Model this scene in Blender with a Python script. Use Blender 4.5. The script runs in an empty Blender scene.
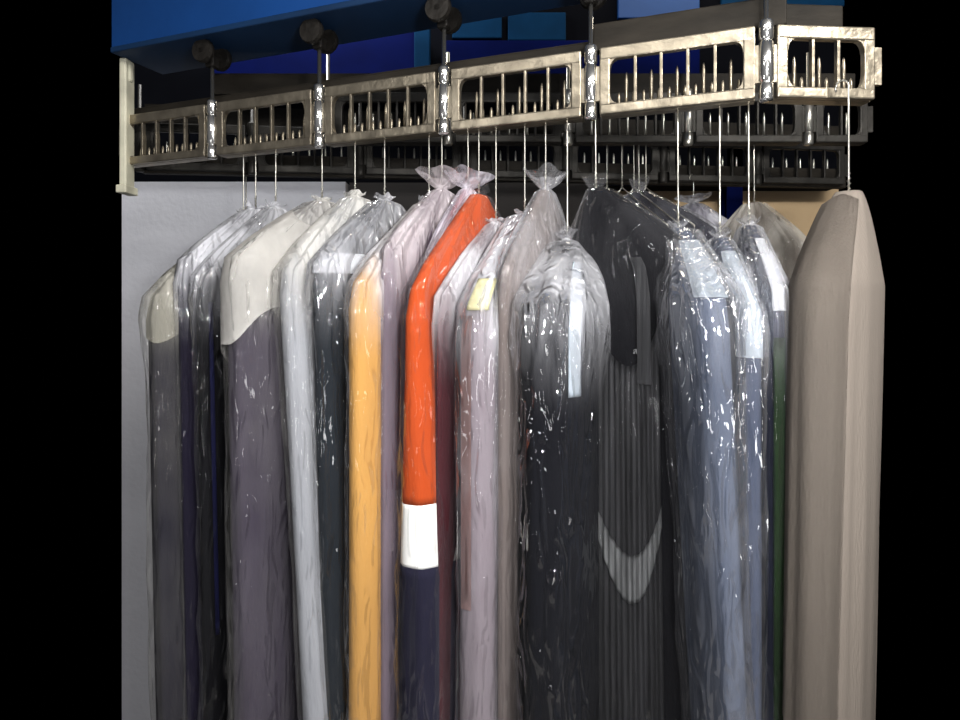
import bpy, bmesh, math, random
from mathutils import Vector, Matrix, noise
random.seed(7)
PI = math.pi
sc = bpy.context.scene
C = sc.collection
CAMZ, F, HY = 1.5, 620.0, 306.0
sin, cos = math.sin, math.cos

# ------------------------------------------------------------------ materials
def newmat(name):
    m = bpy.data.materials.new(name); m.use_nodes = True
    nt = m.node_tree; nt.nodes.clear()
    out = nt.nodes.new('ShaderNodeOutputMaterial')
    return m, nt, out
def N(nt, t, **kw):
    n = nt.nodes.new(t)
    for k, v in kw.items():
        if k in n.inputs: n.inputs[k].default_value = v
        else: setattr(n, k, v)
    return n
def solid(name, col, rough=.6, metal=0., var=.25, scale=8., stretch=(1,1,1), bump=.0, bscale=60., spec=.5):
    m, nt, out = newmat(name)
    b = N(nt, 'ShaderNodeBsdfPrincipled', Roughness=rough, Metallic=metal)
    b.inputs['Specular IOR Level'].default_value = spec
    tc = N(nt, 'ShaderNodeTexCoord'); mp = N(nt, 'ShaderNodeMapping'); mp.inputs['Scale'].default_value = stretch
    nt.links.new(tc.outputs['Object'], mp.inputs[0])
    nz = N(nt, 'ShaderNodeTexNoise', Scale=scale, Detail=5.)
    nt.links.new(mp.outputs[0], nz.inputs['Vector'])
    cr = N(nt, 'ShaderNodeValToRGB')
    c = Vector(col)
    cr.color_ramp.elements[0].position = .3; cr.color_ramp.elements[1].position = .7
    cr.color_ramp.elements[0].color = (*(c*(1-var)), 1)
    cr.color_ramp.elements[1].color = (*[min(1, x) for x in c*(1+var)], 1)
    nt.links.new(nz.outputs['Fac'], cr.inputs[0]); nt.links.new(cr.outputs[0], b.inputs['Base Color'])
    if bump:
        n2 = N(nt, 'ShaderNodeTexNoise', Scale=bscale, Detail=3.)
        nt.links.new(mp.outputs[0], n2.inputs['Vector'])
        bp = N(nt, 'ShaderNodeBump', Strength=bump, Distance=.01)
        nt.links.new(n2.outputs['Fac'], bp.inputs['Height']); nt.links.new(bp.outputs[0], b.inputs['Normal'])
    nt.links.new(b.outputs[0], out.inputs[0])
    return m
def cloth(name, col, var=.22, rough=.85):
    return solid(name, col, rough, 0, var, 9., (1.6,1.6,.35), .18, 160., .15)
def film(name, lo=.06, hi=.45, tint=(.86,.86,.90), start=.74, end=.93, gl=.045, crink=.9, rough=.06):
    """thin crinkled polythene: clear, milky where it gathers near the top"""
    m, nt, out = newmat(name)
    L = nt.links.new
    tc = N(nt, 'ShaderNodeTexCoord')
    mp = N(nt, 'ShaderNodeMapping'); mp.inputs['Scale'].default_value = (1,1,.26)
    L(tc.outputs['Object'], mp.inputs[0])
    n1 = N(nt, 'ShaderNodeTexNoise', Scale=38., Detail=5., Roughness=.65, Distortion=1.0)
    n1.noise_type = 'RIDGED_MULTIFRACTAL'; n1.normalize = True
    L(mp.outputs[0], n1.inputs['Vector'])
    bp = N(nt, 'ShaderNodeBump', Strength=crink, Distance=.012)
    L(n1.outputs['Fac'], bp.inputs['Height'])
    sp = N(nt, 'ShaderNodeSeparateXYZ'); L(tc.outputs['Generated'], sp.inputs[0])
    mr = N(nt, 'ShaderNodeMapRange', interpolation_type='SMOOTHSTEP')
    for i, v in zip(range(1, 5), (start, end, lo, hi)): mr.inputs[i].default_value = v
    L(sp.outputs['Z'], mr.inputs[0])
    n2 = N(nt, 'ShaderNodeTexNoise', Scale=11., Detail=4., Distortion=.8)
    L(mp.outputs[0], n2.inputs['Vector'])
    r2 = N(nt, 'ShaderNodeMapRange'); 
    for i, v in zip(range(1, 5), (.3, .7, .25, 1.75)): r2.inputs[i].default_value = v
    L(n2.outputs['Fac'], r2.inputs[0])
    mu = N(nt, 'ShaderNodeMath', operation='MULTIPLY'); L(mr.outputs[0], mu.inputs[0]); L(r2.outputs[0], mu.inputs[1])
    lw = N(nt, 'ShaderNodeLayerWeight', Blend=.22); L(bp.outputs[0], lw.inputs['Normal'])
    pw = N(nt, 'ShaderNodeMath', operation='MULTIPLY'); L(lw.outputs['Facing'], pw.inputs[0]); pw.inputs[1].default_value = .05
    ad = N(nt, 'ShaderNodeMath', operation='ADD', use_clamp=True); L(mu.outputs[0], ad.inputs[0]); L(pw.outputs[0], ad.inputs[1])
    tr = N(nt, 'ShaderNodeBsdfTransparent'); tr.inputs[0].default_value = (.97,.97,.97,1)
    df = N(nt, 'ShaderNodeBsdfDiffuse'); df.inputs[0].default_value = (*tint, 1); L(bp.outputs[0], df.inputs['Normal'])
    tl = N(nt, 'ShaderNodeBsdfTranslucent'); tl.inputs[0].default_value = (*tint, 1)
    m0 = N(nt, 'ShaderNodeMixShader'); m0.inputs[0].default_value = .35; L(df.outputs[0], m0.inputs[1]); L(tl.outputs[0], m0.inputs[2])
    m1 = N(nt, 'ShaderNodeMixShader'); L(ad.outputs[0], m1.inputs[0]); L(tr.outputs[0], m1.inputs[1]); L(m0.outputs[0], m1.inputs[2])
    g = N(nt, 'ShaderNodeBsdfGlossy', Roughness=rough); L(bp.outputs[0], g.inputs['Normal'])
    fr = N(nt, 'ShaderNodeFresnel', IOR=1.5); L(bp.outputs[0], fr.inputs['Normal'])
    fm = N(nt, 'ShaderNodeMath', operation='MULTIPLY_ADD', use_clamp=True); L(fr.outputs[0], fm.inputs[0]); fm.inputs[1].default_value = .2; fm.inputs[2].default_value = gl - .035
    m2 = N(nt, 'ShaderNodeMixShader'); L(fm.outputs[0], m2.inputs[0]); L(m1.outputs[0], m2.inputs[1]); L(g.outputs[0], m2.inputs[2])
    L(m2.outputs[0], out.inputs[0])
    return m

M = {}
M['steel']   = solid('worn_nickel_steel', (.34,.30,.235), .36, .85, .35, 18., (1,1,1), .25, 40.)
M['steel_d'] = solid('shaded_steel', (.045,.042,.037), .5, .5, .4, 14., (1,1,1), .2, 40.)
M['chrome']  = solid('bright_rod_steel', (.80,.79,.76), .18, .95, .1)
M['wire']    = solid('galvanised_wire', (.62,.60,.54), .28, .9, .15, 40.)
M['rail']    = solid('brown_grey_track_steel', (.026,.022,.017), .6, 0, .35, 9., (1,1,3), .1, spec=.2)
M['dark']    = solid('greasy_black_iron', (.022,.019,.016), .5, .3, .5, 30., (1,1,1), .3)
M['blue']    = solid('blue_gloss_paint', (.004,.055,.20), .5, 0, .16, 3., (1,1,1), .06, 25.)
M['blue_f']  = solid('shaded_blue_paint', (.004,.03,.085), .55, 0, .2, 4.)  # beam blue darkened: shade under the flange put into the colour
M['navy']    = solid('deep_navy_paint', (.001,.005,.06), .7, 0, .25, 4., spec=.05)
M['teal']    = solid('dusty_teal_paint', (.004,.035,.085), .7, 0, .3, 5., spec=.05)
M['wall_g']  = solid('grey_plaster', (.62,.62,.65), .9, 0, .06, 3., (1,1,1), .08, 60.)
M['wall_t']  = solid('tan_plaster', (.56,.42,.26), .9, 0, .08, 3., (1,1,1), .08, 60.)
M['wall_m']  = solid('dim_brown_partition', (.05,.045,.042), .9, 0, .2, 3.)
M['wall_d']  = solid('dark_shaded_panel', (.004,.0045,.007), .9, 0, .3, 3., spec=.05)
M['floor']   = solid('grey_concrete', (.28,.27,.26), .8, 0, .2, 4., (1,1,1), .15, 30.)
M['pipe']    = solid('white_pipe_paint', (.82,.82,.82), .35, 0, .04)
M['cream']   = solid('cream_post_paint', (.55,.53,.42), .5, 0, .25, 12.)
M['paper']   = solid('white_paper', (.80,.81,.84), .8, 0, .06, 10., (1,1,1), .25, 30.)
M['paper_w'] = solid('crumpled_ivory_paper', (.74,.72,.69), .85, 0, .14, 14., (1,1,.6), .6, 22.)
M['paper_b'] = solid('pale_blue_white_paper', (.62,.68,.74), .75, 0, .08, 10., (1,1,1), .25, 30.)
M['paper_y'] = solid('pale_yellow_ticket_paper', (.82,.78,.55), .8, 0, .12, 60.)

# ------------------------------------------------------------------ helpers
def link(name, me, mat, parent=None):
    o = bpy.data.objects.new(name, me); C.objects.link(o)
    if mat: me.materials.append(mat)
    if parent: o.parent = parent
    return o
def obj(name, bm, mat, parent=None, smooth=False, loc=None, rotz=None):
    me = bpy.data.meshes.new(name)
    bmesh.ops.recalc_face_normals(bm, faces=bm.faces)
    bm.to_mesh(me); bm.free()
    if smooth:
        for p in me.polygons: p.use_smooth = True
    o = link(name, me, mat, parent)
    if loc is not None: o.location = loc
    if rotz is not None: o.rotation_euler.z = rotz
    return o
def tag(o, label, cat, group=None):
    o['label'] = label; o['category'] = cat
    if group: o['group'] = group
    return o
def struct(o): o['kind'] = 'structure'; return o
def empty(name, loc, rz=0.):
    o = bpy.data.objects.new(name, None); C.objects.link(o); o.empty_display_size = .05
    o.location = loc; o.rotation_euler.z = rz
    return o
def box(bm, x0, x1, y0, y1, z0, z1, bev=0.):
    r = bmesh.ops.create_cube(bm, size=1.)
    for v in r['verts']:
        v.co = Vector((x0+(v.co.x+.5)*(x1-x0), y0+(v.co.y+.5)*(y1-y0), z0+(v.co.z+.5)*(z1-z0)))
    if bev:
        es = {e for v in r['verts'] for e in v.link_edges}
        bmesh.ops.bevel(bm, geom=list(es), offset=bev, segments=2, affect='EDGES', profile=.5)
def lathe(bm, prof, cx=0, cy=0, n=14, axis='z'):
    rings = []
    for r, z in prof:
        ring = []
        for i in range(n):
            a = 2*PI*i/n
            p = (cx+r*cos(a), cy+r*sin(a), z) if axis == 'z' else (cx+r*cos(a), z, cy+r*sin(a))
            ring.append(bm.verts.new(p))
        rings.append(ring)
    for a, b in zip(rings, rings[1:]):
        for i in range(n): bm.faces.new((a[i], a[(i+1)%n], b[(i+1)%n], b[i]))
    bm.faces.new(rings[0][::-1]); bm.faces.new(rings[-1])
def tube(bm, pts, r, n=6):
    pts = [Vector(p) for p in pts]; rings = []
    for i, p in enumerate(pts):
        t = (pts[min(i+1, len(pts)-1)] - pts[max(i-1, 0)]).normalized()
        a = t.cross(Vector((0,0,1)))
        if a.length < .15: a = t.cross(Vector((1,0,0)))
        a.normalize(); b = t.cross(a)
        rings.append([bm.verts.new(p + r*(cos(2*PI*k/n)*a + sin(2*PI*k/n)*b)) for k in range(n)])
    for A, B in zip(rings, rings[1:]):
        for k in range(n): bm.faces.new((A[k], A[(k+1)%n], B[(k+1)%n], B[k]))
    bm.faces.new(rings[0]); bm.faces.new(rings[-1][::-1])
def world(px, py, Y): return Vector(((px-480)/F*Y, Y, CAMZ+(HY-py)/F*Y))

# chain lane: straight run going away to the left
P0 = Vector((.4867, 1.055, 0)); P4 = Vector((-.633, 1.466, 0))
STEP = (P4-P0)/4; LINK = STEP.length; U = STEP.normalized(); NRM = Vector((-U.y, U.x, 0)) * -1
if NRM.y < 0: NRM = -NRM
RZ = math.atan2(-U.y, -U.x)             # local +x runs to the right, towards the viewer
ZB, ZT = CAMZ+.354, CAMZ+.478           # underside and top of the links
H = ZT-ZB

# ------------------------------------------------------------------ setting
def quad_wall(name, x0, x1, y, z0, z1, mat, t=.08):
    bm = bmesh.new(); box(bm, x0, x1, y, y+t, z0, z1)
    return struct(obj(name, bm, mat))
quad_wall('wall_back', -1.225, -.46, 2.12, 0, 1.925, M['wall_g'])
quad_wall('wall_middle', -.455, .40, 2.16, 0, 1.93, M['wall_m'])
quad_wall('wall_right', .41, 1.40, 2.42, 0, 1.96, M['wall_t'])
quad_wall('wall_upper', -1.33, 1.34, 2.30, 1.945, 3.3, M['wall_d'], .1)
bm = bmesh.new(); box(bm, -1.22, 1.40, -.6, 2.6, -.06, 0); struct(obj('floor', bm, M['floor']))

# ------------------------------------------------------------------ blue beam the conveyor hangs from
def chain_pt(i): return P0 + STEP*i
beam = empty('steel_beam', (chain_pt(4.88).x, chain_pt(4.88).y, CAMZ+.615), RZ)
tag(beam, 'bright blue painted steel beam running above the nearest conveyor chain', 'beam')
bl = LINK*5.35
bm = bmesh.new(); box(bm, 0, bl, -.05, -.035, .012, .42); obj('web', bm, M['blue'], beam)
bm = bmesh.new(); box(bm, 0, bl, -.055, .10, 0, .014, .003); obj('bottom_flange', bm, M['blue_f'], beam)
bm = bmesh.new(); box(bm, 0, bl, -.055, .10, .42, .434, .003); obj('top_flange', bm, M['blue'], beam)

# ------------------------------------------------------------------ conveyor links
def link_frame_bm(nwin=5, L=LINK):
    """one cast link: top rail, bottom rail, end plates with rounded window corners"""
    bm = bmesh.new(); g = .017
    box(bm, g, L-g, -.007, .007, H-.024, H, .003)
    box(bm, g, L-g, -.007, .007, 0, .019, .003)
    for s in (0, 1):
        xa, xb = (g, g+.019) if s == 0 else (L-g-.019, L-g)
        box(bm, xa, xb, -.0062, .0062, .015, H-.02, .002)
        for zc, sg in ((.019, 1), (H-.024, -1)):        # gusset in each window corner
            xi = xb if s == 0 else xa; dx = .012 if s == 0 else -.012
            vs = [(xi, zc), (xi+dx, zc)]
            for k in range(1, 5):
                a = k/4*PI/2; vs.append((xi+dx*(1-sin(a)), zc+sg*.02*(1-cos(a))))
            f0 = [bm.verts.new((x, -.006, z)) for x, z in vs]; f1 = [bm.verts.new((x, .006, z)) for x, z in vs]
            bm.faces.new(f0); bm.faces.new(f1[::-1])
            for k in range(len(vs)): bm.faces.new((f0[k], f0[(k+1)%len(vs)], f1[(k+1)%len(vs)], f1[k]))
        # lug that folds round the hinge post
        box(bm, (.004 if s == 0 else L-g-.002), (g+.002 if s == 0 else L-.004), -.004, .004, .026, H-.034)
    # lower shelf the hooks ride on, behind the front face
    box(bm, g, L-g, .007, .030, 0, .008)
    return bm
def link_bits(L=LINK, nwin=5):
    x0, x1 = .036, L-.036; w = (x1-x0)/nwin
    return [x0+w*k for k in range(1, nwin)], [x0+w*(k+.5) for k in range(nwin)], w
def bar_bm():
    bm = bmesh.new(); box(bm, -.0028, .0028, -.005, .005, .016, H-.021, .001); return bm
def peg_bm(h):
    bm = bmesh.new(); lathe(bm, [(.0034, .004), (.0034, h*.8), (.0022, h*.95), (.0006, h)], 0, 0, 8); return bm
def mesh_of(bm, name, mat, smooth=False):
    me = bpy.data.meshes.new(name); bmesh.ops.recalc_face_normals(bm, faces=bm.faces); bm.to_mesh(me); bm.free()
    me.materials.append(mat)
    if smooth:
        for p in me.polygons: p.use_smooth = True
    return me
def put(name, me, parent, loc=(0,0,0), rz=0., sx=1.):
    o = bpy.data.objects.new(name, me); C.objects.link(o); o.parent = parent
    o.location = loc; o.rotation_euler.z = rz; o.scale.x = sx
    return o
def post_bm():
    bm = bmesh.new()
    lathe(bm, [(.010,-.006), (.012,-.002), (.012,.022), (.0098,.024), (.0098,.027), (.0125,.029), (.0125,H-.031), (.0098,H-.029), (.0098,H-.026), (.0125,H-.024), (.0125,H+.004), (.010,H+.008), (.0045,H+.010), (.0045,H+.10)], 0, 0, 14)
    return bm
def trolley_bm():
    bm = bmesh.new()
    for s in (-1, 1):
        lathe(bm, [(.010,-.008+s*.028), (.026,-.008+s*.028), (.028,s*.028), (.026,.008+s*.028), (.010,.008+s*.028)], 0, H+.115, 16, 'y')
    box(bm, -.009, .009, -.036, .036, H+.106, H+.122, .003)
    box(bm, -.012, .012, -.012, .012, H+.085, H+.112, .004)
    return bm
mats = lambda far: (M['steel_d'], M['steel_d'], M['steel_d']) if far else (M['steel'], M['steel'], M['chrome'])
_cache = {}
def meshes(far):
    if far not in _cache:
        a, b, c = mats(far)
        _cache[far] = dict(link=mesh_of(link_frame_bm(), 'chain_link', a), bar=mesh_of(bar_bm(), 'bar', b),
            tall=mesh_of(peg_bm(.078), 'peg', M['steel'] if not far else M['wire'], True), short=mesh_of(peg_bm(.042), 'peg', M['steel'], True),
            post=mesh_of(post_bm(), 'hinge_post', M['wire'] if far else c, True), trolley=mesh_of(trolley_bm(), 'trolley', M['dark']))
    return _cache[far]
def add_link(root, loc, rz, far=False, pegs=True, sx=1., nwin=5):
    me = meshes(far)
    if nwin == 5: o = put('chain_link', me['link'], root, loc, rz, sx); L = LINK
    else:
        L = .072 + (LINK-.072)/5*nwin
        o = put('chain_link', mesh_of(link_frame_bm(nwin, L), 'chain_link', mats(far)[0]), root, loc, rz, sx)
    bx, px, w = link_bits(L, nwin)
    for x in bx: put('bar', me['bar'], o, (x, 0, 0))
    if pegs:
        for x in px:
            put('peg', me['tall'], o, (x+.004, .022, .004))
            for d in ((-.3, .3) if not far else ()): put('peg', me['short'], o, (x+.004+d*w, .022, .004))
    return o

front = empty('garment_conveyor', (0,0,ZB)); 
tag(front, 'nearest shiny steel link chain of the garment conveyor with pegged slots, under the blue beam', 'conveyor')
mef = meshes(False)
for i in range(1, 6):
    p = chain_pt(i); add_link(front, (p.x, p.y, 0), RZ)
add_link(front, (P0.x, P0.y, 0), math.radians(4), nwin=3)
for i in range(0, 5):
    p = chain_pt(i); put('hinge_post', mef['post'], front, (p.x, p.y, 0)); put('trolley', mef['trolley'], front, (p.x, p.y, 0), RZ)
tl = LINK*5.05+.02
bm = bmesh.new(); box(bm, 0, tl, .030, .046, H+.006, H+.030, .003); box(bm, 0, tl, .030, .075, H+.024, H+.030, .002); box(bm, tl-LINK*1.12, tl, .026, .050, H+.008, H+.060, .003)
p = chain_pt(5.0); t = obj('track', bm, M['rail'], front); t.location = (p.x, p.y, 0); t.rotation_euler.z = RZ
bm = bmesh.new(); box(bm, 0, .16, .032, .046, H+.006, H+.055, .003)
t = obj('track', bm, M['rail'], front); t.location = (P0.x, P0.y, 0); t.rotation_euler.z = math.radians(4)

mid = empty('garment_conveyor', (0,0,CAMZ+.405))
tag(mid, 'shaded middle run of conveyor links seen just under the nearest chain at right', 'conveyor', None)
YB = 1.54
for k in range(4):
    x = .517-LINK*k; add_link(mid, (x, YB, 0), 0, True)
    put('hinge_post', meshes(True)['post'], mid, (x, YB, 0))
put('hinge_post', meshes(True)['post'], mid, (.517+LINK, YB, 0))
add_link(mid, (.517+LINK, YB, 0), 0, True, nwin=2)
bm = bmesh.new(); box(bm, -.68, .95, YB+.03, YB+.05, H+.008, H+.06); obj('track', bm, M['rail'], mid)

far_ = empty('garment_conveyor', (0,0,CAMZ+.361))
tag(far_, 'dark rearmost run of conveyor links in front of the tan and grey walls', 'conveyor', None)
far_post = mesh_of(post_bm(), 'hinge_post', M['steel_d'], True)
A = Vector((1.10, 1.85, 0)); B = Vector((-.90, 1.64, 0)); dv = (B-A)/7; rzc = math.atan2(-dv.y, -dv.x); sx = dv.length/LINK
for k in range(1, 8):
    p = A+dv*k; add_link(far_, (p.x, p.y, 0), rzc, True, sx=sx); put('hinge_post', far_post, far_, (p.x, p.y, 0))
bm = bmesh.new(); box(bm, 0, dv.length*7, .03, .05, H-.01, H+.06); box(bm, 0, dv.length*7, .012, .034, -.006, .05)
t = obj('track', bm, M['rail'], far_); t.location = (B.x, B.y, 0); t.rotation_euler.z = rzc

# cream guide post at the left end of the front chain
bm = bmesh.new(); pp = world(127, 90, 1.55)
box(bm, -.009, .009, -.02, .02, ZB-.06, CAMZ+.614, .004); box(bm, -.013, .013, -.028, .028, ZB-.075, ZB-.055, .003)
lathe(bm, [(.012, CAMZ+.56), (.014, CAMZ+.565), (.014, CAMZ+.60), (.012, CAMZ+.605)], 0, 0, 14)
o = obj('guide_post', bm, M['cream'], None, False, (pp.x, pp.y, 0)); tag(o, 'short cream painted upright at the far left end of the chain', 'post')

# things behind, up under the roof
def bx(name, mat, c0, c1, Y, t, label, cat, bev=.004):
    a = world(c0[0], c0[1], Y); b = world(c1[0], c1[1], Y); bm = bmesh.new()
    cx, cz = (a.x+b.x)/2, min(a.z, b.z)
    box(bm, min(a.x,b.x)-cx, max(a.x,b.x)-cx, 0, t, 0, abs(a.z-b.z), bev)
    o = obj(name, bm, mat, None, False, (cx, Y, cz)); return tag(o, label, cat)
bx('girder', M['navy'], (212, 26), (422, 77), 2.18, .12, 'deep navy girder behind the left of the conveyor, under the bright blue beam', 'girder')
bx('girder', M['navy'], (444, 40), (700, 76), 2.18, .12, 'deep navy girder behind the middle chain links', 'girder')
bx('metal_panel', M['teal'], (452, 14), (502, 38), 2.28, .02, 'small teal panel above the middle chain links, left one of the two', 'panel')
bx('metal_panel', M['teal'], (508, 12), (566, 40), 2.28, .02, 'small teal panel above the middle chain links, right one of the two', 'panel')
bx('metal_panel', M['blue'], (618, -30), (700, 18), 2.28, .02, 'bright blue panel at the top edge behind the right chain links', 'panel')
bx('metal_panel', M['teal'], (722, -30), (845, 6), 2.28, .02, 'dull teal panel in the top right corner behind the track', 'panel')
bx('strut', M['teal'], (414, 20), (430, 84), 2.15, .03, 'short upright teal strut left of the second trolley rod', 'strut')
bm = bmesh.new(); a = world(246, 78, 1.98); b = world(384, 76, 1.98)
tube(bm, [(a.x, 1.98, a.z), (b.x, 1.98, b.z)], .0075, 10)
o = obj('conduit_pipe', bm, M['pipe'], None, True); tag(o, 'thin white horizontal pipe behind the left part of the conveyor', 'pipe')
a = world(735, 300, 2.30); bm = bmesh.new()
box(bm, -.029, .029, 0, .008, 0, 2.16); box(bm, -.029, .029, .052, .06, 0, 2.16); box(bm, -.004, .004, .008, .052, 0, 2.16); box(bm, -.06,.06,-.02,.08,0,.012)
o = obj('steel_post', bm, M['navy'], None, False, (a.x, 2.30, 0)); tag(o, 'dark blue steel upright post in front of the tan wall at right', 'post')

# ------------------------------------------------------------------ garments
LEN = 1.30           # neck to hem
def spow(c, p): return math.copysign(abs(c)**p, c)
class G:
    """shape of one hung garment: u runs along the hanger (u<0 is the end nearest the viewer), v across it"""
    def __init__(s, w, T, drop=.15, wr=None, lean=0., flare=0., seed=0, rip=.004, full=.0, n=3.0, tneck=.3):
        s.w=w; s.wr=wr if wr else w; s.T=T; s.drop=drop; s.lean=lean; s.flare=flare; s.seed=seed; s.rip=rip; s.full=full; s.n=n; s.tneck=tneck
    def pos(s, th, d, off=0., rip=None, cr=0.):
        f = min(1., d/s.drop) if d > 0 else 0.
        sh = f**.95
        rnd = 1.-max(0., (1.-abs(d-s.drop)/.05))*.05
        below = max(0., d-s.drop)
        W = (.075+.925*sh)*rnd; fl = 1+s.flare*below
        T = s.T*(s.tneck+(1-s.tneck)*f**.6)*(1+s.full*min(1, below/.5))
        c, q = cos(th), sin(th); p = 2./s.n
        w = s.w if c > 0 else s.wr
        u = -spow(c, p)*(w*W*fl + off); v = spow(q, p)*(T + off)
        r = s.rip if rip is None else rip
        g = min(1., .25+below*2.2)
        ph = s.seed*3.71
        k = noise.noise(Vector((th*2.1+ph, d*.9, ph)))*1.0 + .6*noise.noise(Vector((th*5.2-ph, d*1.3+ph, 1.)))+.35*sin(th*17+ph+2.*noise.noise(Vector((ph, d*1.1, th))))
        dd = r*g*k
        if cr:
            e = noise.noise(Vector((th*5+ph, d*3.5, ph+5)))
            e2 = 1-2*abs(noise.noise(Vector((th*3.5+d*4+ph, d*6-th*2, ph+9))))
            dd += cr*(.9*e+.7*e2)
        u += -c*dd*.8; v += q*dd + s.lean*below
        return Vector((u, -v, LEN-d))
def rows(drop, end=LEN, a=16, b=44, start=0.):
    R = [start+(drop-start)*i/a for i in range(a)] + [drop+.05*i/6 for i in range(6)]
    R += [drop+.05+(end-drop-.05)*i/b for i in range(b+1)]
    return R
def body_bm(g, s0=0., s1=LEN, nth=56, off=0., rip=None):
    bm = bmesh.new(); R = [x for x in rows(g.drop, LEN) if s0 < x < s1]; R = [s0]+R+[s1]
    rings = [[bm.verts.new(g.pos(2*PI*k/nth, d, off, rip)) for k in range(nth)] for d in R]
    for A_, B_ in zip(rings, rings[1:]):
        for k in range(nth): bm.faces.new((A_[k], A_[(k+1)%nth], B_[(k+1)%nth], B_[k]))
    bm.faces.new(rings[0]); bm.faces.new(rings[-1][::-1])
    return bm
def patch_bm(g, t0, t1, d0, d1, off=.006, nu=26, nv=30, rip=None, pleat=0., npl=0, thick=.0012):
    """sheet lying on the garment; d0, d1 may be functions of the angle"""
    bm = bmesh.new(); f0 = d0 if callable(d0) else (lambda t: d0); f1 = d1 if callable(d1) else (lambda t: d1)
    gr = []
    for j in range(nv+1):
        row = []
        for i in range(nu+1):
            t = t0+(t1-t0)*i/nu; d = f0(t)+(f1(t)-f0(t))*j/nv
            o_ = off + (pleat*sin(i/nu*2*PI*npl+1.5*noise.noise(Vector((i*.2, d*3, 0)))) if pleat else 0)
            row.append(bm.verts.new(g.pos(t, d, o_, rip)))
        gr.append(row)
    for j in range(nv):
        for i in range(nu): bm.faces.new((gr[j][i], gr[j][i+1], gr[j+1][i+1], gr[j+1][i]))
    if thick: bmesh.ops.solidify(bm, geom=bm.faces[:], thickness=thick)
    return bm
def bag_bm(g, off=None, cr=.0065, crown=.007, nth=84, end=LEN-.01, crad=.009, top=0.):
    off = off or max(.0045, g.rip*1.7)
    bm = bmesh.new(); rings = []
    if crown > 0:
        for j in range(7):                                   # gathered tuft above the neck
            f = 1-j/6.; z = LEN+crown*f - top
            ring = []
            for k in range(nth):
                th = 2*PI*k/nth
                r = .010+crad*(f**.8)*(1+.35*noise.noise(Vector((cos(th)*2.2+g.seed, sin(th)*2.2, f*1.5))))
                zz = z + .012*f*noise.noise(Vector((cos(th)*1.6, sin(th)*1.6+g.seed, 3.)))
                ring.append(bm.verts.new((-r*cos(th)*1.4, -r*sin(th), zz)))
            rings.append(ring)
    R = rows(g.drop, end, 18, 62, start=.008+top)
    for d in R:
        gr = min(1., .35+d*3)
        rings.append([bm.verts.new(g.pos(2*PI*k/nth, d, off*(1+.5*noise.noise(Vector((d*3, g.seed, k*.0)))), g.rip*1.4, cr*gr*(1+1.9*math.exp(-((d-.10)/.14)**2)))) for k in range(nth)])
    for A_, B_ in zip(rings, rings[1:]):
        for k in range(nth): bm.faces.new((A_[k], A_[(k+1)%nth], B_[(k+1)%nth], B_[k]))
    return bm
def hanger_bm(g, hook):
    """wire hanger in the garment's own frame: hook, twist, two arms and a bar"""
    bm = bmesh.new(); r = .0016
    pts = [(0, 0, LEN-.004), (0, 0, LEN+.03), (0, 0, LEN+hook-.012)]
    for k in range(9):
        a = PI*k/8*1.15; pts.append((0, .010-.010*cos(a), LEN+hook-.012+.012*sin(a)))
    tube(bm, pts, r, 6)
    w0, w1 = g.w*.9, g.wr*.9
    tri = [(0,0,LEN-.004), (-w0*.5,0,LEN-.012-g.drop*.45), (-w0,0,LEN-.012-g.drop*.95), (-w0*.98,0,LEN-.022-g.drop), (0,0,LEN-.024-g.drop), (w1*.98,0,LEN-.022-g.drop), (w1,0,LEN-.012-g.drop*.95), (w1*.5,0,LEN-.012-g.drop*.45), (0,0,LEN-.004)]
    tube(bm, tri, r, 6)
    tube(bm, [(.0025*cos(k*1.6), .0025*sin(k*1.6), LEN-.004+.034*k/16) for k in range(17)], .0011, 5)
    return bm

films = {}
def get_film(**kw):
    k = tuple(sorted(kw.items()))
    if k not in films: films[k] = film('clear_polythene_film', **kw)
    return films[k]

def hang_on(apex, ang, g, name, label, cat, mat, hangtop, film_kw=None, bag=True, bagkw=None, body='fabric', short=None, hlabel=None, bands=None, hgroup='wire hangers on the nearest chain'):
    rz = PI/2-ang
    root = empty(name, (apex.x, apex.y, apex.z-LEN), rz)
    tag(root, label, cat)
    if bands:
        for bn, bmat, s0, s1 in bands: obj(bn, body_bm(g, s0, s1), bmat, root, True)
    else: obj(body, body_bm(g, 0.004, LEN-.03), mat, root, True)
    if bag:
        b = obj('plastic_cover', bag_bm(g, **(bagkw or {})), get_film(**(film_kw or {})), root, True)
        b['label'] = 'clear crinkled plastic cover'
    h = obj('wire_hanger', hanger_bm(g, hangtop-apex.z), M['wire'], None, True, (apex.x, apex.y, apex.z-LEN), rz)
    tag(h, 'wire hanger carrying the ' + (hlabel or ' '.join(label.split(' in ')[0].split()[:9])), 'hanger', hgroup)
    return root
def patch(root, name, g, t0, t1, d0, d1, mat, **kw):
    return obj(name, patch_bm(g, t0, t1, d0, d1, **kw), mat, root, True)

def solve(px, w, angdeg, zoff=.0):
    """slot on the front chain whose garment has its near end in that column"""
    a = math.radians(angdeg); d = Vector((sin(a), cos(a), 0)); lo, hi = -2., 6.
    for _ in range(50):
        m = (lo+hi)/2; p = P0+STEP*m+NRM*.022 - d*w
        if p.x/p.y*F+480 > px: lo = m
        else: hi = m
    p = P0+STEP*lo+NRM*.022
    return Vector((p.x, p.y, CAMZ+.228+zoff)), a
HT = ZB+.024
def garment(px, ang, g, *args, zoff=0., **kw):
    ap, a = solve(px, g.w, ang, zoff)
    return hang_on(ap, a, g, *args, hangtop=HT, **kw)

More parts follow.
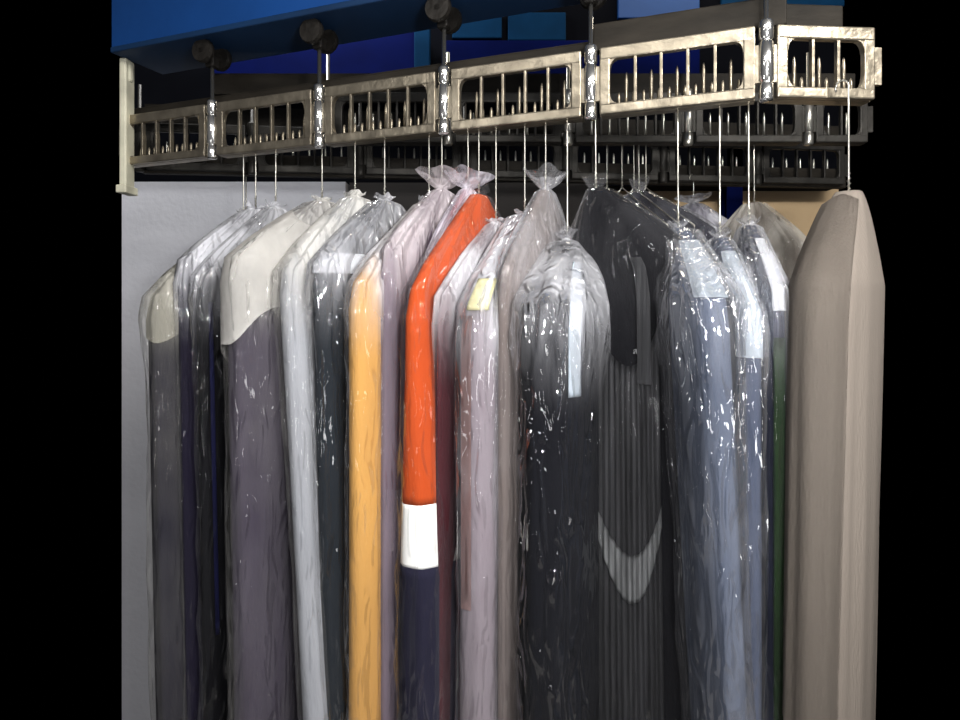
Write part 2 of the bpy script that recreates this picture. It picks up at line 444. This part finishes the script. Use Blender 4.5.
def theta_at(r, g, px, d, sg=-1):
    M_ = Matrix.Translation(r.location) @ Matrix.Rotation(r.rotation_euler.z, 4, 'Z'); best = None
    for k in range(400):
        t = sg*PI*k/400; p = M_ @ g.pos(t, d, .004)
        e = abs(p.x/p.y*F+480-px)
        if best is None or e < best[0]: best = (e, t)
    return best[1]

# 1 leftmost: olive-grey garment
g = G(.215, .036, .18, seed=1, rip=.004, lean=.05)
r = garment(149, 38, g, 'bagged_suit', 'dark slate suit in milky olive-tinged plastic, leftmost on the conveyor', 'suit', cloth('slate_cloth', (.022,.021,.034)), film_kw=dict(lo=.07, hi=.85, tint=(.70,.68,.61)), zoff=-.028)
patch(r, 'shoulder_cape', g, -1.2, 1.5, lambda t: .06+.03*cos(t), lambda t: .27-.03*t+.02*sin(3*t), cloth('cream_grey_cape', (.50,.48,.42)), off=.004)
# 2
g = G(.185, .022, .13, seed=2, rip=.003, lean=.04)
garment(178, 36, g, 'bagged_suit', 'dark purplish navy suit in clear plastic, second from the left', 'suit', cloth('purple_navy_cloth', (.010,.007,.024)), film_kw=dict(lo=.012, hi=.7, gl=.06, crink=1.2))
# 3
g = G(.19, .022, .165, seed=3, rip=.003, lean=.04)
r = garment(196, 37, g, 'bagged_suit', 'black suit in very glinty clear plastic, third from the left beside the white paper cape', 'suit', cloth('black_cloth', (.004,.004,.006)), film_kw=dict(lo=.006, hi=.55, gl=.09, crink=1.5), bagkw=dict(cr=.008))
patch(r, 'blue_glint', g, .55, .66, .22, .9, solid('deep_blue_glint', (.006,.008,.08), .6, 0, .2), off=.003, nu=6)  # deep blue glint painted on as a coloured strip
# 4 grey-purple with white paper cape
g = G(.225, .044, .14, seed=4, rip=.004, lean=.03)
r = garment(229, 37, g, 'bagged_jacket', 'greyish purple jacket under a white paper shoulder cape, fourth from the left', 'jacket', cloth('grey_purple_cloth', (.06,.05,.075)), film_kw=dict(lo=.06, hi=.6, tint=(.86,.84,.80), gl=.06, crink=1.2), zoff=.008)
o = patch(r, 'paper_cape', g, -.75, 1.75, lambda t: .03+.03*abs(t), lambda t: .31-.06*t+.012*sin(5*t), M['paper_w'], off=.013, rip=.006); o['label'] = 'white paper shoulder cape'
# 5 white shirt
g = G(.195, .037, .17, seed=5, rip=.004, lean=.09)
r = garment(281, 34.5, g, 'bagged_shirt', 'pale grey-white shirt in clear plastic hanging right of the white paper cape', 'shirt', cloth('white_shirting', (.36,.37,.40), .12), film_kw=dict(lo=.05, hi=.6, tint=(.86,.84,.80)), zoff=.012)
# 6 dark
g = G(.185, .033, .145, seed=6, rip=.004, lean=.04)
r = garment(315, 36.5, g, 'bagged_jacket', 'dark navy-green jacket in glinty plastic just left of the tan garment', 'jacket', cloth('navy_green_cloth', (.022,.028,.036)), film_kw=dict(lo=.012, hi=.4, gl=.09, crink=1.4), bagkw=dict(cr=.008))
o = patch(r, 'white_collar', g, -.2, 1.35, .125, .165, M['paper'], off=.006, nv=8)
# 7 tan
g = G(.215, .036, .175, seed=7, rip=.0025)
garment(352, 35.5, g, 'bagged_coat', 'golden tan coat sleeve-out in clear plastic, left of the grey purple garment', 'coat', cloth('tan_wool', (.56,.32,.10), .12), film_kw=dict(lo=.02, hi=.7), zoff=-.01)
# 8 grey purple
g = G(.18, .023, .14, seed=8, rip=.003)
garment(382, 34, g, 'bagged_blouse', 'mauve grey blouse in milky plastic between the tan coat and the orange jacket', 'blouse', cloth('mauve_cloth', (.20,.16,.20)), film_kw=dict(lo=.08, hi=.7, tint=(.70,.64,.66)), zoff=.014, bagkw=dict(crown=.035, crad=.035))
# 8b pinkish red trimmed
g = G(.13, .012, .14, seed=31, rip=.002)
garment(428, 34, g, 'bagged_blouse', 'dark red blouse in lilac plastic, mostly hidden behind the orange jacket shoulder', 'blouse', cloth('dark_red_cloth', (.22,.02,.03)), film_kw=dict(lo=.05, hi=.5, tint=(.84,.80,.88)), zoff=.012, bagkw=dict(crad=.035, crown=.03))
# 9 orange / white / navy
g = G(.215, .021, .20, seed=9, rip=.003, full=1.6, tneck=.5)
org = cloth('orange_cloth', (.46,.080,.016), .12); nv = cloth('navy_lining_cloth', (.016,.015,.035))
r = garment(408, 35, g, 'color_block_jacket', 'orange jacket with a white band and navy lower half in clear plastic', 'jacket', org, film_kw=dict(lo=.01, hi=.03, gl=.045),
    bands=[('orange_upper', org, .004, .575), ('white_band', solid('bright_white_cloth', (.95,.95,.92), .7, 0, .03), .575, .685), ('navy_lower', nv, .685, LEN-.03)], bagkw=dict(crown=.012, crad=.010))
# 10 maroon
g = G(.19, .013, .15, seed=10, rip=.002)
garment(437, 34.5, g, 'bagged_shirt', 'dark maroon shirt in clear plastic, thin sliver right of the orange jacket', 'shirt', cloth('maroon_cloth', (.07,.01,.016)), zoff=-.06, film_kw=dict(lo=.02, hi=.55))
# 11 lavender
g = G(.20, .046, .18, seed=11, rip=.004)
r = garment(468, 33, g, 'bagged_dress', 'pale lavender-pink dress in milky plastic with a yellow ticket, right of the orange jacket', 'dress', cloth('lavender_cloth', (.24,.20,.225), .15), zoff=-.045, film_kw=dict(lo=.10, hi=.75, gl=.07, crink=1.2))
o = patch(r, 'coral_trim', g, -.12, .06, .2, .7, solid('coral_trim', (.27,.15,.14), .7, 0, .15), off=.003, nu=4)
ta, tb = theta_at(r, g, 473, .17, 1), theta_at(r, g, 491, .17, 1)
o = patch(r, 'ticket', g, ta, tb, .135, .19, M['paper_y'], off=.016, nu=10, nv=8, rip=0.); o['label'] = 'pale yellow paper ticket'
# 12 brown grey
g = G(.185, .020, .17, seed=12, rip=.002)
r = garment(501, 30, g, 'bagged_blouse', 'brownish grey blouse with tall bunched plastic top, rising behind the big black coat', 'blouse', cloth('brown_grey_cloth', (.17,.14,.13), .12), film_kw=dict(lo=.05, hi=.22), bagkw=dict(crown=.035, crad=.03), zoff=.0)
# 13 black coat
g = G(.205, .070, .125, seed=13, rip=.005, flare=.08, n=2.3, tneck=.2)
r = garment(543, 19, g, 'bagged_coat', 'bulky black coat in glinty clear plastic, centre right before the pleated dress', 'coat', cloth('black_coat_wool', (.004,.0045,.008)), film_kw=dict(lo=.006, hi=.45, gl=.10, crink=1.6), bagkw=dict(cr=.009, crown=.015, crad=.02), zoff=-.10)
ta, tb = theta_at(r, g, 568, .12, 1), theta_at(r, g, 579, .12, 1)
o = patch(r, 'paper_strip', g, ta, tb, .05, .275, M['paper_b'], off=.014, nu=8, nv=24, rip=0.); o['label'] = 'narrow pale strip'
# 14 dress
g = G(.235, .042, .16, wr=.07, seed=14, rip=.003, flare=.12, n=2.4)
ap = P0+STEP*.98+NRM*.02; ap.z = CAMZ+.225
blk = cloth('black_dress_cloth', (.005,.005,.007))
r = hang_on(ap, math.radians(-52), g, 'evening_dress', 'long black dress with grey pleated front and silvery V band, in clear plastic', 'dress', blk, HT, film_kw=dict(lo=.008, hi=.03, gl=.04, crink=.5), bagkw=dict(cr=.004, crown=.02))
gp = solid('charcoal_pleat_cloth', (.07,.07,.075), .6, 0, .45, 22., (3,3,.15), .3, 60.)
tA, tB = theta_at(r, g, 590, .6), theta_at(r, g, 662, .6); tM, tH = theta_at(r, g, 630, .6), abs(tB-tA)/2
patch(r, 'pleated_panel', g, tA, tB, lambda t: .33-.08*((t-tM)/tH)**2, LEN-.04, gp, off=.004, nu=90, nv=50, pleat=.0022, npl=13)
ta, tb = theta_at(r, g, 637, .22), theta_at(r, g, 650, .22)
patch(r, 'grey_sash', g, ta, tb, .14, .36, gp, off=.008, nu=10, nv=24)
sv = solid('silver_band_cloth', (.28,.285,.29), .5, .1, .35, 30., (3,3,.3), .3, 60.)
patch(r, 'v_band', g, tA, tB, lambda t: .66-.10*((t-tM)/tH)**2, lambda t: .745-.15*((t-tM)/tH)**2, sv, off=.0075, nu=90, nv=10, pleat=.0022, npl=13)
# 15/16 light blue shiny
g = G(.21, .038, .13, seed=16, rip=.004, lean=.05)
r = garment(716, 3, g, 'bagged_shirt', 'pale blue-grey shirt in very shiny plastic, white paper collar, right of the pleated dress', 'shirt', cloth('pale_blue_cloth', (.10,.12,.17), .2), film_kw=dict(lo=.08, hi=.2, gl=.15, crink=1.7), bagkw=dict(cr=.009, off=.011, crown=.01), zoff=-.085)
o = patch(r, 'paper_collar', g, -.5, 1.3, .03, .13, M['paper_b'], off=.004); o['label'] = 'white paper collar sheet'
# 17
g = G(.185, .023, .13, seed=17, rip=.003)
r = garment(755, 6, g, 'bagged_shirt', 'blue-grey shirt with a pale paper sheet over its shoulder, second right of the pleated dress', 'shirt', cloth('blue_grey_cloth', (.07,.085,.13), .2), film_kw=dict(lo=.05, hi=.2, gl=.12, crink=1.5), bagkw=dict(cr=.008, crown=.01), zoff=-.105)
o = patch(r, 'paper_sheet', g, -.7, 1.2, .03, .20, M['paper_b'], off=.003); o['label'] = 'pale paper sheet'
# 18 green / navy
g = G(.165, .021, .12, seed=18, rip=.003)
r = garment(779, 9, g, 'bagged_shirt', 'dark navy shirt with green edge in plastic, tucked left of the beige coat', 'shirt', cloth('navy_green_mix', (.018,.022,.045), .3), film_kw=dict(lo=.02, hi=.25, gl=.055), bagkw=dict(crown=.01), zoff=-.085)
o = patch(r, 'shoulder_sheet', g, -.2, 1.3, .03, .15, M['paper'], off=.003)
patch(r, 'green_edge', g, -.2, .42, .19, .95, cloth('green_cloth', (.025,.065,.018), .4), off=.003, nu=8)
# 19 beige coat (no cover)
g = G(.215, .050, .16, wr=.05, seed=19, rip=.005, n=2.6, lean=-.02)
bg = cloth('beige_wool', (.235,.205,.178), .04)
r = garment(814, 42, g, 'overcoat', 'uncovered beige overcoat hanging at the right edge', 'coat', bg, bag=False, zoff=-.035, hlabel='uncovered beige overcoat')
patch(r, 'sleeve', g, -.95, .62, lambda t: .012+.02*abs(t), .80, bg, off=.010, rip=.007, thick=.004, nv=60)

# garments on the rear lanes
HB = CAMZ+.405+.02
g = G(.20, .03, .11, seed=21, rip=.002)
hang_on(Vector((.40, YB+.02, CAMZ+.29)), math.radians(-48), g, 'bagged_jacket', 'dark navy jacket on the middle run behind the pleated dress', 'jacket', cloth('midnight_cloth', (.012,.012,.022)), HB, film_kw=dict(lo=.04, hi=.12), bagkw=dict(crown=.03), hgroup='wire hangers on the rear runs')
g = G(.125, .03, .12, seed=22, rip=.002)
r = hang_on(Vector((.69, YB+.02, CAMZ+.265)), math.radians(-46), g, 'bagged_jacket', 'brownish grey jacket on the middle run in front of the tan wall', 'jacket', cloth('taupe_cloth', (.12,.10,.085)), HB, film_kw=dict(lo=.1, hi=.35, tint=(.75,.72,.66)), bagkw=dict(crown=.0), hgroup='wire hangers on the rear runs')

g = G(.16, .03, .11, seed=23, rip=.003)
hang_on(Vector((.62, 1.80, CAMZ+.30)), math.radians(-40), g, 'bagged_blouse', 'pale lilac blouse bunched in milky plastic on the rearmost run, left of the blue post', 'blouse', cloth('lilac_cloth', (.25,.23,.28)), CAMZ+.361+.02, film_kw=dict(lo=.2, hi=.6), bagkw=dict(crown=.02, crad=.03), hgroup='wire hangers on the rear runs')
g = G(.17, .012, .11, seed=24)
for k, px in enumerate((607, 622, 634, 646)):
    p = world(px, 186, YB+.02); h = obj('wire_hanger', hanger_bm(g, HB-p.z), M['wire'], None, True, (p.x, p.y, p.z-LEN), PI/2-math.radians(-30))
    tag(h, 'bare wire hanger on the middle run right of the black dress, %s from the left' % ('first', 'second', 'third', 'fourth')[k], 'hanger', 'wire hangers on the rear runs')

g = G(.14, .03, .11, seed=26, rip=.003)
p = world(246, 214, 1.72)
hang_on(p, math.radians(38), g, 'bagged_jacket', 'brown jacket shoulder in smoky plastic behind the leftmost suits, against the grey wall', 'jacket', cloth('brown_cloth', (.10,.075,.055)), CAMZ+.361+.02, film_kw=dict(lo=.06, hi=.25, tint=(.7,.66,.58)), hgroup='wire hangers on the rear runs')

# ------------------------------------------------------------------ light
def area(name, loc, target, sx_, sy_, e, col=(1,1,1)):
    l = bpy.data.lights.new(name, 'AREA'); l.shape = 'RECTANGLE'; l.size = sx_; l.size_y = sy_; l.energy = e; l.color = col
    o = bpy.data.objects.new(name, l); C.objects.link(o); o.location = loc
    o.rotation_euler = (Vector(target)-Vector(loc)).to_track_quat('-Z', 'Y').to_euler()
area('camera_flash', (.30, -.05, 1.70), (.1, 1.2, 1.45), .16, .10, 17)
area('ceiling_tube_light', (-.5, -.5, 2.9), (-.1, 1.2, 1.3), 1.4, .10, 9, (1,.98,.95))
area('ceiling_tube_light', (.9, -.3, 2.8), (.3, 1.2, 1.3), 1.2, .10, 42, (1,.98,.95))
area('rear_fill_light', (-.7, 1.86, 2.95), (-.75, 2.0, 1.2), .8, .12, 20)  # unseen lights added to brighten the rear walls
area('rear_fill_light', (.8, 2.15, 2.95), (.85, 2.4, 1.5), .8, .12, 5, (1,.9,.75))
for k, (x, y, z) in enumerate(((-1.1,-.2,2.3), (-.35,-.7,2.5), (.5,-.5,2.1), (1.3,-.1,2.4), (-.8,.1,1.1), (.95,0,1.2))):
    area('glint_lamp', (x,y,z), (.0,1.1,1.3), .18, .18, 2.2 if z > 1.5 else 1.3)  # unseen lamps added to put more glints on the plastic
# surroundings: a lit shop in front of the rack, unlit space behind it
w = bpy.data.worlds.new('shop'); sc.world = w; w.use_nodes = True; nt = w.node_tree; nt.nodes.clear()
out = N(nt, 'ShaderNodeOutputWorld'); bgd = N(nt, 'ShaderNodeBackground'); tc = N(nt, 'ShaderNodeTexCoord'); sp = N(nt, 'ShaderNodeSeparateXYZ')
nt.links.new(tc.outputs['Generated'], sp.inputs[0])
cr = N(nt, 'ShaderNodeValToRGB'); mr = N(nt, 'ShaderNodeMapRange'); mr.inputs[1].default_value = -1; mr.inputs[2].default_value = 1
nt.links.new(sp.outputs['Y'], mr.inputs[0]); nt.links.new(mr.outputs[0], cr.inputs[0])
cr.color_ramp.elements[0].position = .15; cr.color_ramp.elements[0].color = (.55,.55,.58,1)
cr.color_ramp.elements[1].position = .62; cr.color_ramp.elements[1].color = (0,0,0,1)
nt.links.new(cr.outputs[0], bgd.inputs[0]); bgd.inputs[1].default_value = .3; nt.links.new(bgd.outputs[0], out.inputs[0])

sc.cycles.transparent_max_bounces = 32
sc.cycles.max_bounces = 8
sc.view_settings.view_transform = 'Standard'
sc.view_settings.gamma = .86
cam = bpy.data.cameras.new('camera'); co = bpy.data.objects.new('camera', cam); C.objects.link(co)
co.location = (0, 0, CAMZ); co.rotation_euler = (PI/2, 0, 0)
cam.sensor_width = 36; cam.lens = F/960*36; cam.shift_y = -(360-HY)/960; cam.clip_start = .02
sc.camera = co
